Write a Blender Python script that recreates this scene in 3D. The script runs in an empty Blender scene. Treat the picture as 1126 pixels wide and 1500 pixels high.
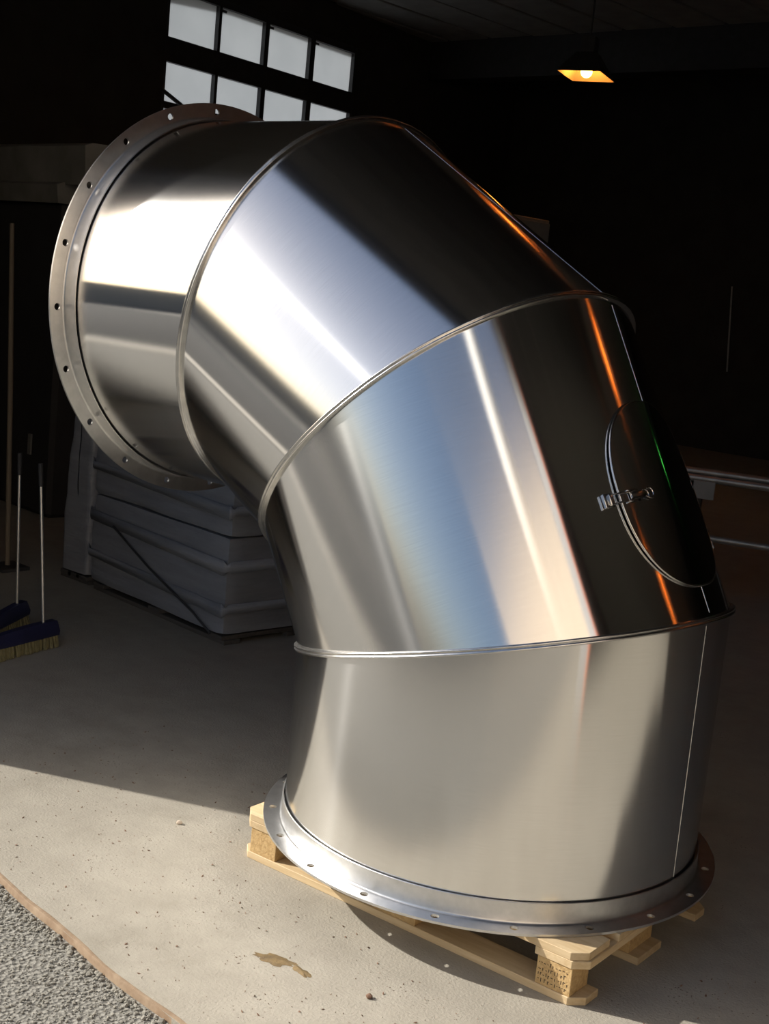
import bpy, bmesh, math, random
from mathutils import Vector, Matrix
from math import sin, cos, tan, pi, radians, degrees, sqrt, atan2

scene = bpy.context.scene
COL = scene.collection
random.seed(7)

# ---------------------------------------------------------------- camera
cam_data = bpy.data.cameras.new('camera')
cam = bpy.data.objects.new('camera', cam_data)
COL.objects.link(cam)
scene.camera = cam
cam.location = (2.2023, -3.18353, 1.76478)
YAW, PITCH, ROLL = radians(40.7994), radians(-9.8007), radians(5.6734)
_f = Vector((-sin(YAW) * cos(PITCH), cos(YAW) * cos(PITCH), sin(PITCH)))
_r0 = Vector((cos(YAW), sin(YAW), 0))
_u0 = _r0.cross(_f)
_r = cos(ROLL) * _r0 + sin(ROLL) * _u0
_u = -sin(ROLL) * _r0 + cos(ROLL) * _u0
cam.rotation_mode = 'QUATERNION'
cam.rotation_quaternion = Matrix((_r, _u, -_f)).transposed().to_quaternion()
cam_data.sensor_fit = 'VERTICAL'
cam_data.sensor_height = 36.0
cam_data.lens = 1911.728 / 1500 * 36.0
cam_data.clip_start = 0.05
cam_data.clip_end = 300

# ---------------------------------------------------------------- sky, sun, exposure
SUN_AZ, SUN_EL = radians(206.5), radians(31)
world = bpy.data.worlds.new('world')
scene.world = world
world.use_nodes = True
_nt = world.node_tree
_bg = _nt.nodes['Background']
_sky = _nt.nodes.new('ShaderNodeTexSky')
_sky.sky_type = 'NISHITA'
_sky.sun_disc = False
_sky.sun_elevation = SUN_EL
_sky.sun_rotation = pi / 2 - SUN_AZ
_sky.dust_density = 3.2
_sky.air_density = 1.0
_sky.ozone_density = 1.5
_nt.links.new(_sky.outputs[0], _bg.inputs[0])
_bg.inputs[1].default_value = 0.125
sun_data = bpy.data.lights.new('sun', 'SUN')
sun_data.energy = 6.4
sun_data.angle = radians(0.53)
sun_data.color = (1.0, 0.945, 0.87)
sun = bpy.data.objects.new('sun', sun_data)
COL.objects.link(sun)
_s = Vector((cos(SUN_EL) * cos(SUN_AZ), cos(SUN_EL) * sin(SUN_AZ), sin(SUN_EL)))
sun.rotation_mode = 'QUATERNION'
sun.rotation_quaternion = _s.to_track_quat('Z', 'Y')
sun.location = _s * 30
vs = scene.view_settings
scene.display_settings.display_device = 'sRGB'
vs.view_transform = 'Standard'
vs.look = 'None'
vs.exposure = 0.0
vs.gamma = 1.0
vs.use_curve_mapping = False
scene.cycles.use_denoising = True
scene.cycles.sample_clamp_indirect = 6.0
scene.cycles.blur_glossy = 0.3
scene.cycles.max_bounces = 8

# ---------------------------------------------------------------- helpers
def mat(name):
    m = bpy.data.materials.new(name)
    m.use_nodes = True
    nt = m.node_tree
    b = nt.nodes['Principled BSDF']
    return m, nt, b

def node(nt, typ, **kw):
    n = nt.nodes.new(typ)
    for k, v in kw.items():
        if k in n.inputs:
            n.inputs[k].default_value = v
        else:
            setattr(n, k, v)
    return n

def ramp(nt, stops, src):
    n = nt.nodes.new('ShaderNodeValToRGB')
    e = n.color_ramp.elements
    while len(e) < len(stops):
        e.new(0.5)
    for el, (p, c) in zip(e, stops):
        el.position = p
        el.color = (*c, 1)
    nt.links.new(src, n.inputs[0])
    return n.outputs[0]

def noise(nt, scale, detail=4.0, vec=None, rough=0.6):
    n = nt.nodes.new('ShaderNodeTexNoise')
    n.inputs['Scale'].default_value = scale
    n.inputs['Detail'].default_value = detail
    n.inputs['Roughness'].default_value = rough
    if vec is not None:
        nt.links.new(vec, n.inputs['Vector'])
    return n.outputs['Fac']

def coords(nt, kind='Object', scale=(1, 1, 1)):
    t = nt.nodes.new('ShaderNodeTexCoord')
    mp = nt.nodes.new('ShaderNodeMapping')
    mp.inputs['Scale'].default_value = scale
    nt.links.new(t.outputs[kind], mp.inputs['Vector'])
    return mp.outputs[0]

def bump(nt, b, height, strength=0.3, dist=0.01):
    n = nt.nodes.new('ShaderNodeBump')
    n.inputs['Strength'].default_value = strength
    n.inputs['Distance'].default_value = dist
    nt.links.new(height, n.inputs['Height'])
    nt.links.new(n.outputs[0], b.inputs['Normal'])
    return n

def mix(nt, fac, a, c):
    n = nt.nodes.new('ShaderNodeMix')
    n.data_type = 'RGBA'
    for sock, v in ((n.inputs['Factor'], fac), (n.inputs[6], a), (n.inputs[7], c)):
        if hasattr(v, 'links'):
            nt.links.new(v, sock)
        elif isinstance(v, (int, float)):
            sock.default_value = v
        else:
            sock.default_value = (*v, 1)
    return n.outputs[2]

def obj(name, verts, faces, m, parent=None, loc=(0, 0, 0), rotz=0.0, smooth=False):
    me = bpy.data.meshes.new(name)
    me.from_pydata([tuple(v) for v in verts], [], faces)
    me.update()
    if smooth:
        me.polygons.foreach_set('use_smooth', [True] * len(me.polygons))
    if m:
        me.materials.append(m)
    o = bpy.data.objects.new(name, me)
    COL.objects.link(o)
    o.location = loc
    o.rotation_euler = (0, 0, rotz)
    if parent:
        o.parent = parent
    return o

def bm_obj(name, bm, m, parent=None, loc=(0, 0, 0), rotz=0.0, smooth_angle=None):
    me = bpy.data.meshes.new(name)
    bmesh.ops.recalc_face_normals(bm, faces=bm.faces)
    bm.to_mesh(me)
    bm.free()
    if m:
        me.materials.append(m)
    if smooth_angle is not None:
        me.polygons.foreach_set('use_smooth', [True] * len(me.polygons))
        try:
            me.set_sharp_from_angle(angle=radians(smooth_angle))
        except Exception:
            pass
    o = bpy.data.objects.new(name, me)
    COL.objects.link(o)
    o.location = loc
    o.rotation_euler = (0, 0, rotz)
    if parent:
        o.parent = parent
    return o

def thing(name, label, cat, loc=(0, 0, 0), rotz=0.0, group=None):
    o = bpy.data.objects.new(name, None)
    o.empty_display_size = 0.1
    COL.objects.link(o)
    o.location = loc
    o.rotation_euler = (0, 0, rotz)
    return tag(o, label, cat, group)

def tag(o, label, cat, group=None):
    o['label'] = label
    o['category'] = cat
    if group:
        o['group'] = group
    return o

def struct(o):
    o['kind'] = 'structure'
    return o

def add_box(bm, lo, hi, bevel=0.0, M=None):
    x0, y0, z0 = lo
    x1, y1, z1 = hi
    vs_ = [bm.verts.new(p) for p in ((x0, y0, z0), (x1, y0, z0), (x1, y1, z0), (x0, y1, z0),
                                     (x0, y0, z1), (x1, y0, z1), (x1, y1, z1), (x0, y1, z1))]
    fs = [bm.faces.new([vs_[i] for i in f]) for f in
          ((3, 2, 1, 0), (4, 5, 6, 7), (0, 1, 5, 4), (1, 2, 6, 5), (2, 3, 7, 6), (3, 0, 4, 7))]
    if bevel > 0:
        es = list({e for f in fs for e in f.edges})
        r = bmesh.ops.bevel(bm, geom=es, offset=bevel, segments=1, affect='EDGES', profile=0.5)
        vs_ = list({v for v in r['verts']} | {v for v in vs_ if v.is_valid})
    if M is not None:
        for v in vs_:
            v.co = M @ v.co
    return vs_

def box(name, lo, hi, m, parent=None, bevel=0.0, loc=(0, 0, 0), rotz=0.0):
    bm = bmesh.new()
    add_box(bm, lo, hi, bevel)
    return bm_obj(name, bm, m, parent, loc, rotz)

def add_tube(bm, pts, r, seg=10, closed=False, cap=True):
    pts = [Vector(p) for p in pts]
    n = len(pts)
    rings = []
    prev = None
    for i, p in enumerate(pts):
        if closed:
            t = pts[(i + 1) % n] - pts[i - 1]
        else:
            t = pts[min(i + 1, n - 1)] - pts[max(i - 1, 0)]
        t.normalize()
        if prev is None:
            a = Vector((0, 0, 1)) if abs(t.z) < 0.9 else Vector((1, 0, 0))
            u = t.cross(a).normalized()
        else:
            u = (prev - t * prev.dot(t)).normalized()
        prev = u
        v = t.cross(u)
        rr = r[i] if isinstance(r, (list, tuple)) else r
        rings.append([bm.verts.new(p + (u * cos(k * 2 * pi / seg) + v * sin(k * 2 * pi / seg)) * rr) for k in range(seg)])
    m_ = n if closed else n - 1
    for i in range(m_):
        A, B = rings[i], rings[(i + 1) % n]
        for k in range(seg):
            bm.faces.new((A[k], A[(k + 1) % seg], B[(k + 1) % seg], B[k]))
    if cap and not closed:
        bm.faces.new(rings[0][::-1])
        bm.faces.new(rings[-1])

def tube(name, pts, r, m, parent=None, seg=10, closed=False, loc=(0, 0, 0), rotz=0.0):
    bm = bmesh.new()
    add_tube(bm, pts, r, seg, closed)
    return bm_obj(name, bm, m, parent, loc, rotz, smooth_angle=50)

def dup(o, parent=None):
    c = o.copy()
    COL.objects.link(c)
    if parent:
        c.parent = parent
    for ch in list(o.children):
        dup(ch, c)
    return c

# ---------------------------------------------------------------- materials
def make_sheet_metal(name='brushed_sheet_metal', k=1.0):
    """rolled sheet: the grain scatters light along the duct, hardly at all round it"""
    m, nt, b = mat(name)
    nt.nodes.remove(b)
    out = nt.nodes['Material Output']
    uv = nt.nodes.new('ShaderNodeUVMap')
    uv.uv_map = 'UVMap'
    mp = nt.nodes.new('ShaderNodeMapping')
    mp.inputs['Scale'].default_value = (60, 1.3, 1)
    nt.links.new(uv.outputs[0], mp.inputs['Vector'])
    grain = noise(nt, 6.0, 5.0, mp.outputs[0], 0.7)
    col = ramp(nt, [(0.3, (0.82, 0.82, 0.81)), (0.7, (0.88, 0.88, 0.87))], grain)
    tg = nt.nodes.new('ShaderNodeTangent')
    tg.direction_type = 'UV_MAP'
    tg.uv_map = 'UVMap'
    wv = noise(nt, 1.6, 1.0, uv.outputs[0])
    bp = nt.nodes.new('ShaderNodeBump')
    bp.inputs['Strength'].default_value = 0.05
    bp.inputs['Distance'].default_value = 0.01
    nt.links.new(wv, bp.inputs['Height'])
    lobes = []
    for r, an, dist in ((0.135, -0.60, 'BECKMANN'), (0.170, -0.74, 'GGX'), (0.24, -0.35, 'GGX')):
        g_ = nt.nodes.new('ShaderNodeBsdfAnisotropic')
        g_.distribution = dist
        g_.inputs['Roughness'].default_value = r * k
        g_.inputs['Anisotropy'].default_value = an
        nt.links.new(col, g_.inputs['Color'])
        nt.links.new(tg.outputs[0], g_.inputs['Tangent'])
        nt.links.new(bp.outputs[0], g_.inputs['Normal'])
        lobes.append(g_)
    mx = nt.nodes.new('ShaderNodeMixShader')
    mx.inputs[0].default_value = 0.17
    nt.links.new(lobes[0].outputs[0], mx.inputs[1])
    nt.links.new(lobes[1].outputs[0], mx.inputs[2])
    my = nt.nodes.new('ShaderNodeMixShader')
    my.inputs[0].default_value = 0.09
    nt.links.new(mx.outputs[0], my.inputs[1])
    nt.links.new(lobes[2].outputs[0], my.inputs[2])
    mx = my
    nt.links.new(mx.outputs[0], out.inputs['Surface'])
    return m

def make_flange_metal():
    m, nt, b = mat('galvanised_flange')
    b.inputs['Metallic'].default_value = 1.0
    v = coords(nt, 'Object')
    n1 = noise(nt, 26, 5, v)
    nt.links.new(ramp(nt, [(0.3, (0.62, 0.63, 0.63)), (0.7, (0.74, 0.74, 0.74))], n1), b.inputs['Base Color'])
    mr = node(nt, 'ShaderNodeMapRange')
    mr.inputs['To Min'].default_value = 0.30
    mr.inputs['To Max'].default_value = 0.42
    nt.links.new(n1, mr.inputs['Value'])
    nt.links.new(mr.outputs[0], b.inputs['Roughness'])
    bump(nt, b, noise(nt, 60, 3, v), 0.08, 0.004)
    return m

def make_seam_metal():
    m, nt, b = mat('folded_seam_metal')
    b.inputs['Metallic'].default_value = 1.0
    v = coords(nt, 'Object')
    n1 = noise(nt, 40, 3, v)
    nt.links.new(ramp(nt, [(0.3, (0.58, 0.58, 0.57)), (0.7, (0.70, 0.70, 0.69))], n1), b.inputs['Base Color'])
    b.inputs['Roughness'].default_value = 0.24
    bump(nt, b, n1, 0.15, 0.004)
    return m

def make_simple(name, c1, c2, rough=0.6, scale=8.0, metallic=0.0, bstr=0.15, bscale=40, kind='Object', stretch=(1, 1, 1)):
    m, nt, b = mat(name)
    v = coords(nt, kind, stretch)
    nt.links.new(ramp(nt, [(0.3, c1), (0.7, c2)], noise(nt, scale, 5, v)), b.inputs['Base Color'])
    b.inputs['Roughness'].default_value = rough
    b.inputs['Metallic'].default_value = metallic
    if bstr:
        bump(nt, b, noise(nt, bscale, 4, v), bstr, 0.005)
    return m

def make_concrete():
    m, nt, b = mat('worn_concrete')
    v = coords(nt, 'Object')
    big = noise(nt, 0.9, 5, v)
    mid = noise(nt, 7, 6, v, 0.7)
    fine = noise(nt, 120, 3, v)
    c = ramp(nt, [(0.3, (0.275, 0.252, 0.205)), (0.7, (0.365, 0.338, 0.28))], mid)
    c2 = mix(nt, ramp(nt, [(0.35, (0, 0, 0)), (0.75, (0.7, 0.7, 0.7))], big), c, (0.40, 0.37, 0.31))
    # dark grit specks
    vo = nt.nodes.new('ShaderNodeTexVoronoi')
    vo.inputs['Scale'].default_value = 75
    nt.links.new(v, vo.inputs['Vector'])
    patch = noise(nt, 3.5, 2, v)
    sub = node(nt, 'ShaderNodeMath', operation='SUBTRACT')
    nt.links.new(vo.outputs['Distance'], sub.inputs[0])
    mr = node(nt, 'ShaderNodeMapRange')
    mr.inputs['From Min'].default_value = 0.45
    mr.inputs['From Max'].default_value = 0.75
    mr.inputs['To Min'].default_value = 0.0
    mr.inputs['To Max'].default_value = 0.21
    nt.links.new(patch, mr.inputs['Value'])
    nt.links.new(mr.outputs[0], sub.inputs[1])
    speck = ramp(nt, [(0.0, (1, 1, 1)), (0.02, (0, 0, 0))], sub.outputs[0])
    c3 = mix(nt, speck, c2, (0.15, 0.12, 0.09))
    nt.links.new(c3, b.inputs['Base Color'])
    b.inputs['Roughness'].default_value = 0.75
    b.inputs['Specular IOR Level'].default_value = 0.25
    add = node(nt, 'ShaderNodeMath', operation='ADD')
    nt.links.new(mid, add.inputs[0])
    nt.links.new(fine, add.inputs[1])
    bump(nt, b, add.outputs[0], 0.35, 0.006)
    return m

def make_asphalt():
    m, nt, b = mat('gravelly_asphalt')
    v = coords(nt, 'Object')
    vo = nt.nodes.new('ShaderNodeTexVoronoi')
    vo.inputs['Scale'].default_value = 75
    nt.links.new(v, vo.inputs['Vector'])
    n = noise(nt, 90, 4, v)
    c = ramp(nt, [(0.25, (0.115, 0.11, 0.09)), (0.5, (0.22, 0.21, 0.175)), (0.8, (0.32, 0.305, 0.26))], n)
    c2 = mix(nt, ramp(nt, [(0.0, (0, 0, 0)), (1.0, (0.5, 0.5, 0.5))], vo.outputs['Distance']), c, (0.10, 0.095, 0.08))
    hs = nt.nodes.new('ShaderNodeHueSaturation')
    hs.inputs['Saturation'].default_value = 0.75
    hs.inputs['Value'].default_value = 1.15
    nt.links.new(c2, hs.inputs['Color'])
    nt.links.new(hs.outputs[0], b.inputs['Base Color'])
    b.inputs['Roughness'].default_value = 0.9
    bump(nt, b, vo.outputs['Distance'], 0.9, 0.008)
    return m

def make_wood(name, c1, c2, axis=0):
    m, nt, b = mat(name)
    sc = [14, 14, 14]
    sc[axis] = 1.2
    v = coords(nt, 'Object', tuple(sc))
    n = noise(nt, 3.0, 6, v, 0.65)
    oi = nt.nodes.new('ShaderNodeObjectInfo')
    c = ramp(nt, [(0.3, c1), (0.7, c2)], n)
    hs = nt.nodes.new('ShaderNodeHueSaturation')
    mr = node(nt, 'ShaderNodeMapRange')
    mr.inputs['To Min'].default_value = 0.8
    mr.inputs['To Max'].default_value = 1.12
    nt.links.new(oi.outputs['Random'], mr.inputs['Value'])
    nt.links.new(mr.outputs[0], hs.inputs['Value'])
    nt.links.new(c, hs.inputs['Color'])
    nt.links.new(hs.outputs[0], b.inputs['Base Color'])
    b.inputs['Roughness'].default_value = 0.7
    bump(nt, b, n, 0.25, 0.004)
    return m

def make_film():
    m, nt, b = mat('stretch_film_wrap')
    v = coords(nt, 'Object', (1, 1, 7))
    n = noise(nt, 2.4, 6, v, 0.65)
    nt.links.new(ramp(nt, [(0.25, (0.18, 0.19, 0.21)), (0.75, (0.30, 0.315, 0.35))], n), b.inputs['Base Color'])
    b.inputs['Roughness'].default_value = 0.42
    b.inputs['Specular IOR Level'].default_value = 0.6
    bump(nt, b, n, 0.5, 0.02)
    return m

def make_pane():
    m, nt, b = mat('frosted_glazing')
    nt.nodes.remove(b)
    out = nt.nodes['Material Output']
    tr = nt.nodes.new('ShaderNodeBsdfTranslucent')
    v = coords(nt, 'Object', (1, 8, 1))
    nt.links.new(ramp(nt, [(0.3, (0.41, 0.435, 0.46)), (0.7, (0.44, 0.465, 0.49))], noise(nt, 2, 3, v)), tr.inputs['Color'])
    gl = nt.nodes.new('ShaderNodeBsdfGlossy')
    gl.inputs['Roughness'].default_value = 0.25
    mx = nt.nodes.new('ShaderNodeMixShader')
    mx.inputs[0].default_value = 0.06
    nt.links.new(tr.outputs[0], mx.inputs[1])
    nt.links.new(gl.outputs[0], mx.inputs[2])
    nt.links.new(mx.outputs[0], out.inputs['Surface'])
    return m

def make_emit(name, color, strength):
    m, nt, b = mat(name)
    b.inputs['Base Color'].default_value = (*color, 1)
    b.inputs['Emission Color'].default_value = (*color, 1)
    b.inputs['Emission Strength'].default_value = strength
    return m

SHEET = make_sheet_metal()
SHEET_HATCH = make_sheet_metal('smoother_hatch_sheet', 0.6)
FLANGE = make_flange_metal()
SEAM = make_seam_metal()
CONCRETE = make_concrete()
ASPHALT = make_asphalt()
TARMAC = make_simple('dark_yard_tarmac', (0.028, 0.028, 0.027), (0.05, 0.05, 0.048), 0.9, 20, bstr=0.3)
TARMAC.node_tree.nodes['Principled BSDF'].inputs['Specular IOR Level'].default_value = 0.15
PINE = make_wood('pale_pine_boards', (0.50, 0.36, 0.19), (0.66, 0.52, 0.32), 0)
PINE_CROSS = make_wood('pale_pine_cross_boards', (0.50, 0.36, 0.19), (0.66, 0.52, 0.32), 1)
CHIP = make_simple('pressed_chip_blocks', (0.42, 0.27, 0.11), (0.60, 0.42, 0.20), 0.85, 90, bstr=0.5, bscale=120)
OLDWOOD = make_wood('old_grey_wood', (0.06, 0.055, 0.05), (0.11, 0.10, 0.09), 0)
FILM = make_film()
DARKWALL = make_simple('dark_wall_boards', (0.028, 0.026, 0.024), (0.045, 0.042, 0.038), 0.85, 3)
CEIL = make_simple('grey_ceiling_sheets', (0.27, 0.26, 0.245), (0.35, 0.335, 0.32), 0.8, 4)
DARKSTEEL = make_simple('dark_painted_steel', (0.03, 0.03, 0.032), (0.05, 0.05, 0.052), 0.5, 10)
PRIMER = make_simple('red_primer_steel', (0.42, 0.10, 0.035), (0.52, 0.14, 0.05), 0.6, 8)
GREYPAINT = make_simple('grey_painted_steel', (0.20, 0.20, 0.20), (0.26, 0.26, 0.26), 0.5, 6)
RUST = make_simple('rusty_edge_steel', (0.20, 0.125, 0.07), (0.36, 0.27, 0.18), 0.8, 14, bstr=0.4)
BARS = make_simple('raw_steel_bars', (0.34, 0.33, 0.31), (0.48, 0.47, 0.44), 0.4, 12, metallic=0.7)
BLUE = make_simple('navy_plastic', (0.010, 0.012, 0.045), (0.016, 0.019, 0.07), 0.5, 10)
BRISTLE = make_simple('straw_bristles', (0.16, 0.145, 0.07), (0.24, 0.22, 0.12), 0.9, 60)
ROD = make_simple('bright_metal_rod', (0.62, 0.62, 0.60), (0.72, 0.72, 0.70), 0.35, 20, metallic=0.9)
POLEM = make_simple('worn_wooden_pole', (0.12, 0.10, 0.075), (0.20, 0.165, 0.12), 0.7, 9, stretch=(1, 1, 0.2))
DARKSHEET = make_simple('dark_cover_sheet', (0.020, 0.020, 0.022), (0.034, 0.034, 0.036), 0.75, 3, bstr=0.3, bscale=6)
PALESHEET = make_simple('pale_folded_sheet', (0.15, 0.15, 0.14), (0.22, 0.22, 0.21), 0.7, 5, bstr=0.4, bscale=9)
GLAZING = make_pane()
STONE = make_simple('loose_gravel', (0.20, 0.19, 0.16), (0.32, 0.305, 0.26), 0.9, 30)
MUD = make_simple('rusty_mud', (0.11, 0.075, 0.035), (0.24, 0.16, 0.06), 0.7, 30, bstr=0.6, bscale=60)
LEAF = make_simple('dry_leaf_bits', (0.12, 0.06, 0.035), (0.22, 0.13, 0.08), 0.8, 40)
BLACKINK = make_simple('stamped_ink', (0.05, 0.035, 0.02), (0.09, 0.06, 0.035), 0.9, 40, bstr=0)
TANWALL = make_simple('tan_render', (0.52, 0.43, 0.33), (0.62, 0.52, 0.41), 0.9, 1.5)
WHITEWALL = make_simple('white_coated_sheet', (0.80, 0.80, 0.78), (0.86, 0.86, 0.84), 0.6, 3)
HEDGE = make_simple('far_dark_cladding', (0.20, 0.205, 0.20), (0.28, 0.28, 0.27), 0.9, 3)
REFLECTOR = make_simple('lamp_reflector_sheet', (0.80, 0.78, 0.72), (0.86, 0.84, 0.80), 0.4, 20, bstr=0)
BULB = make_emit('sodium_bulb', (1.0, 0.30, 0.04), 60.0)
BULB_LOW = make_emit('sodium_bulb_dimmed', (1.0, 0.20, 0.02), 17.0)  # same kind of bulb, set weaker so the hall is lit less
GREENLAMP = make_emit('green_pilot_light', (0.10, 1.0, 0.12), 5.0)

# ---------------------------------------------------------------- the setting
ROOM_X0, ROOM_X1, ROOM_Y0, ROOM_Y1, CEIL_Z = -9.9, 9.0, -1.05, 13.0, 5.0
# threshold: the slab ends along a slightly oblique line in front of the doorway
def edge_y(x):
    return -1.197 - 0.088 * (x + 0.82) + 0.006 * sin(x * 5.0) + 0.004 * sin(x * 13 + 1)

def build_floor():
    bm = bmesh.new()
    xs = [-8.3 + i * 0.25 for i in range(0, 72)]
    front_t, front_b, back = [], [], []
    for x in xs:
        y = edge_y(x)
        front_t.append(bm.verts.new((x, y, 0)))
        front_b.append(bm.verts.new((x, y, -0.25)))
        back.append(bm.verts.new((x, 13.4, 0)))
    for i in range(len(xs) - 1):
        bm.faces.new((front_t[i], front_t[i + 1], back[i + 1], back[i]))
        bm.faces.new((front_b[i], front_b[i + 1], front_t[i + 1], front_t[i]))
    return struct(bm_obj('floor', bm, CONCRETE))

build_floor()

def build_trim():
    bm = bmesh.new()
    xs = [-4 + i * 0.05 for i in range(0, 180)]
    prof = [(-0.004, -0.10), (-0.004, -0.003), (-0.002, 0.0015), (0.005, 0.0020), (0.009, 0.0005), (0.009, -0.02)]
    rows = []
    for x in xs:
        w = 0.003 * sin(x * 9) + 0.002 * sin(x * 31)
        rows.append([bm.verts.new((x, edge_y(x) + a * (1.0 + (w * 60 if a > 0 else 0)), z)) for a, z in prof])
    for A, B in zip(rows, rows[1:]):
        for k in range(len(prof) - 1):
            bm.faces.new((A[k], B[k], B[k + 1], A[k + 1]))
    o = bm_obj('trim_1', bm, RUST, smooth_angle=40)
    return struct(o)

build_trim()

# ground outside: gravelly strip by the threshold, dark asphalt yard beyond, pale strips added for bright lines mirrored in the duct
g = obj('ground', [(-90, -2.9, -0.02), (90, -2.9, -0.02), (90, -1.0, -0.02), (-90, -1.0, -0.02)], [(0, 1, 2, 3)], ASPHALT)
struct(g)
g = obj('road', [(-90, -90, -0.021), (90, -90, -0.021), (90, -2.9, -0.021), (-90, -2.9, -0.021)], [(0, 1, 2, 3)], TARMAC)
struct(g)
for y0, y1 in ((-3.35, -2.95), (-15.0, -12.5)):
    k_ = box('added_strip', (-60, y0, -0.05), (9, y1, -0.008), CONCRETE)
    struct(k_)

# loose stones near the threshold: gravel nobody could count
def build_gravel():
    rnd = random.Random(3)
    t = (1 + sqrt(5)) / 2
    k = 1 / sqrt(1 + t * t)
    iv = [(-1, t, 0), (1, t, 0), (-1, -t, 0), (1, -t, 0), (0, -1, t), (0, 1, t), (0, -1, -t), (0, 1, -t), (t, 0, -1), (t, 0, 1), (-t, 0, -1), (-t, 0, 1)]
    iv = [(a * k, b * k, c * k) for a, b, c in iv]
    itri = [(0, 11, 5), (0, 5, 1), (0, 1, 7), (0, 7, 10), (0, 10, 11), (1, 5, 9), (5, 11, 4), (11, 10, 2), (10, 7, 6), (7, 1, 8),
            (3, 9, 4), (3, 4, 2), (3, 2, 6), (3, 6, 8), (3, 8, 9), (4, 9, 5), (2, 4, 11), (6, 2, 10), (8, 6, 7), (9, 8, 1)]
    verts, faces = [], []
    def stone(x, y, s):
        sx, sy, sz = rnd.uniform(.7, 1.3) * s, rnd.uniform(.7, 1.3) * s, rnd.uniform(.5, .9) * s
        a = rnd.uniform(0, 6.28)
        ca, sa = cos(a), sin(a)
        n0 = len(verts)
        for p in iv:
            w = rnd.uniform(.8, 1.15)
            px, py, pz = p[0] * sx * w, p[1] * sy * w, p[2] * sz * w
            verts.append((x + px * ca - py * sa, y + px * sa + py * ca, -0.02 + s * 0.3 + pz))
        faces.extend((i + n0, j + n0, l + n0) for i, j, l in itri)
    for i in range(9000):
        x = rnd.uniform(-1.3, 0.5)
        stone(x, edge_y(x) - 0.012 - rnd.random() ** 1.4 * 0.6, rnd.choice((0.0016, 0.002, 0.0022, 0.0026, 0.0030, 0.005)))
    for i in range(500):
        x = rnd.uniform(-1.3, 0.5)
        stone(x, edge_y(x) - 0.012 - abs(rnd.gauss(0, 0.015)), rnd.uniform(0.003, 0.009))
    o = obj('gravel', verts, faces, STONE)
    o['kind'] = 'stuff'
    return o

build_gravel()

# walls
def wall(name, boxes, m):
    bm = bmesh.new()
    for lo, hi in boxes:
        add_box(bm, lo, hi)
    return struct(bm_obj(name, bm, m))

DOOR_X0, DOOR_X1, DOOR_Z = -2.74, 3.3, 4.45
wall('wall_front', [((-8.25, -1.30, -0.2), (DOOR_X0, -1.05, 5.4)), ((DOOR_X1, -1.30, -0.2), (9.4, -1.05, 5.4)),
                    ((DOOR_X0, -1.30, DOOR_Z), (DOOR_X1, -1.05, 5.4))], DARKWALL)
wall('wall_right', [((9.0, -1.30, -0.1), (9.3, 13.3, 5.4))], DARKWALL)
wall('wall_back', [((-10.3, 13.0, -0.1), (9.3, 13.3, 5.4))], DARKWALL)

# left wall with the glazed opening; local x runs along the wall, y outward
LW = thing('wall_left', '', '', (-9.0, 5.73, 0), radians(98))
for k in ('label', 'category'):
    del LW[k]
LW['kind'] = 'structure'
WX0, WX1, WZ0, WZ1 = -0.11, 3.26, 2.90, 4.60
bm = bmesh.new()
for lo, hi in (((-7.2, 0, -0.1), (WX0, 0.25, 5.4)), ((WX1, 0, -0.1), (8.0, 0.25, 5.4)),
               ((WX0, 0, -0.1), (WX1, 0.25, WZ0)), ((WX0, 0, WZ1), (WX1, 0.25, 5.4))):
    add_box(bm, lo, hi)
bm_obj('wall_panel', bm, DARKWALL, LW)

WIN = thing('window_1', '', '', (-9.0, 5.73, 0), radians(98))
for k in ('label', 'category'):
    del WIN[k]
WIN['kind'] = 'structure'
COLS = [(-0.07, 0.69), (0.735, 1.475), (1.55, 2.32), (2.41, 3.21)]
ROWS = [(4.062, 4.525), (3.42, 3.815), (2.93, 3.35)]
bm = bmesh.new()
zs = [WZ0] + [z for r in reversed(ROWS) for z in r] + [WZ1]
for a, c in ((zs[0], zs[1]), (zs[2], zs[3]), (zs[4], zs[5]), (zs[6], zs[7])):
    add_box(bm, (WX0, 0.0, a), (WX1, 0.055, c))
xs_ = [WX0] + [v for c in COLS for v in c] + [WX1]
for a, c in zip(xs_[0::2], xs_[1::2]):
    for z0, z1 in ROWS:
        add_box(bm, (a, 0.0, z0), (c, 0.055, z1))
bm_obj('window_frame', bm, DARKSTEEL, WIN)
pane_mesh = None
for cx0, cx1 in COLS:
    for z0, z1 in ROWS:
        p = box('pane', (cx0 - 0.004, 0.052, z0 - 0.004), (cx1 + 0.004, 0.062, z1 + 0.004), GLAZING, WIN)
# a small dark catch in the corner of each upper pane
for cx0, cx1 in COLS[1:]:
    box('window_catch', (cx0 + 0.02, 0.035, 4.485), (cx0 + 0.11, 0.05, 4.51), DARKSTEEL, WIN)
# the slanting brace behind the lowest visible row
bm = bmesh.new()
add_tube(bm, [(-0.16, -0.04, 3.52), (0.75, -0.04, 3.20)], 0.022, 8)
bm_obj('window_brace', bm, DARKSTEEL, WIN)

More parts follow.
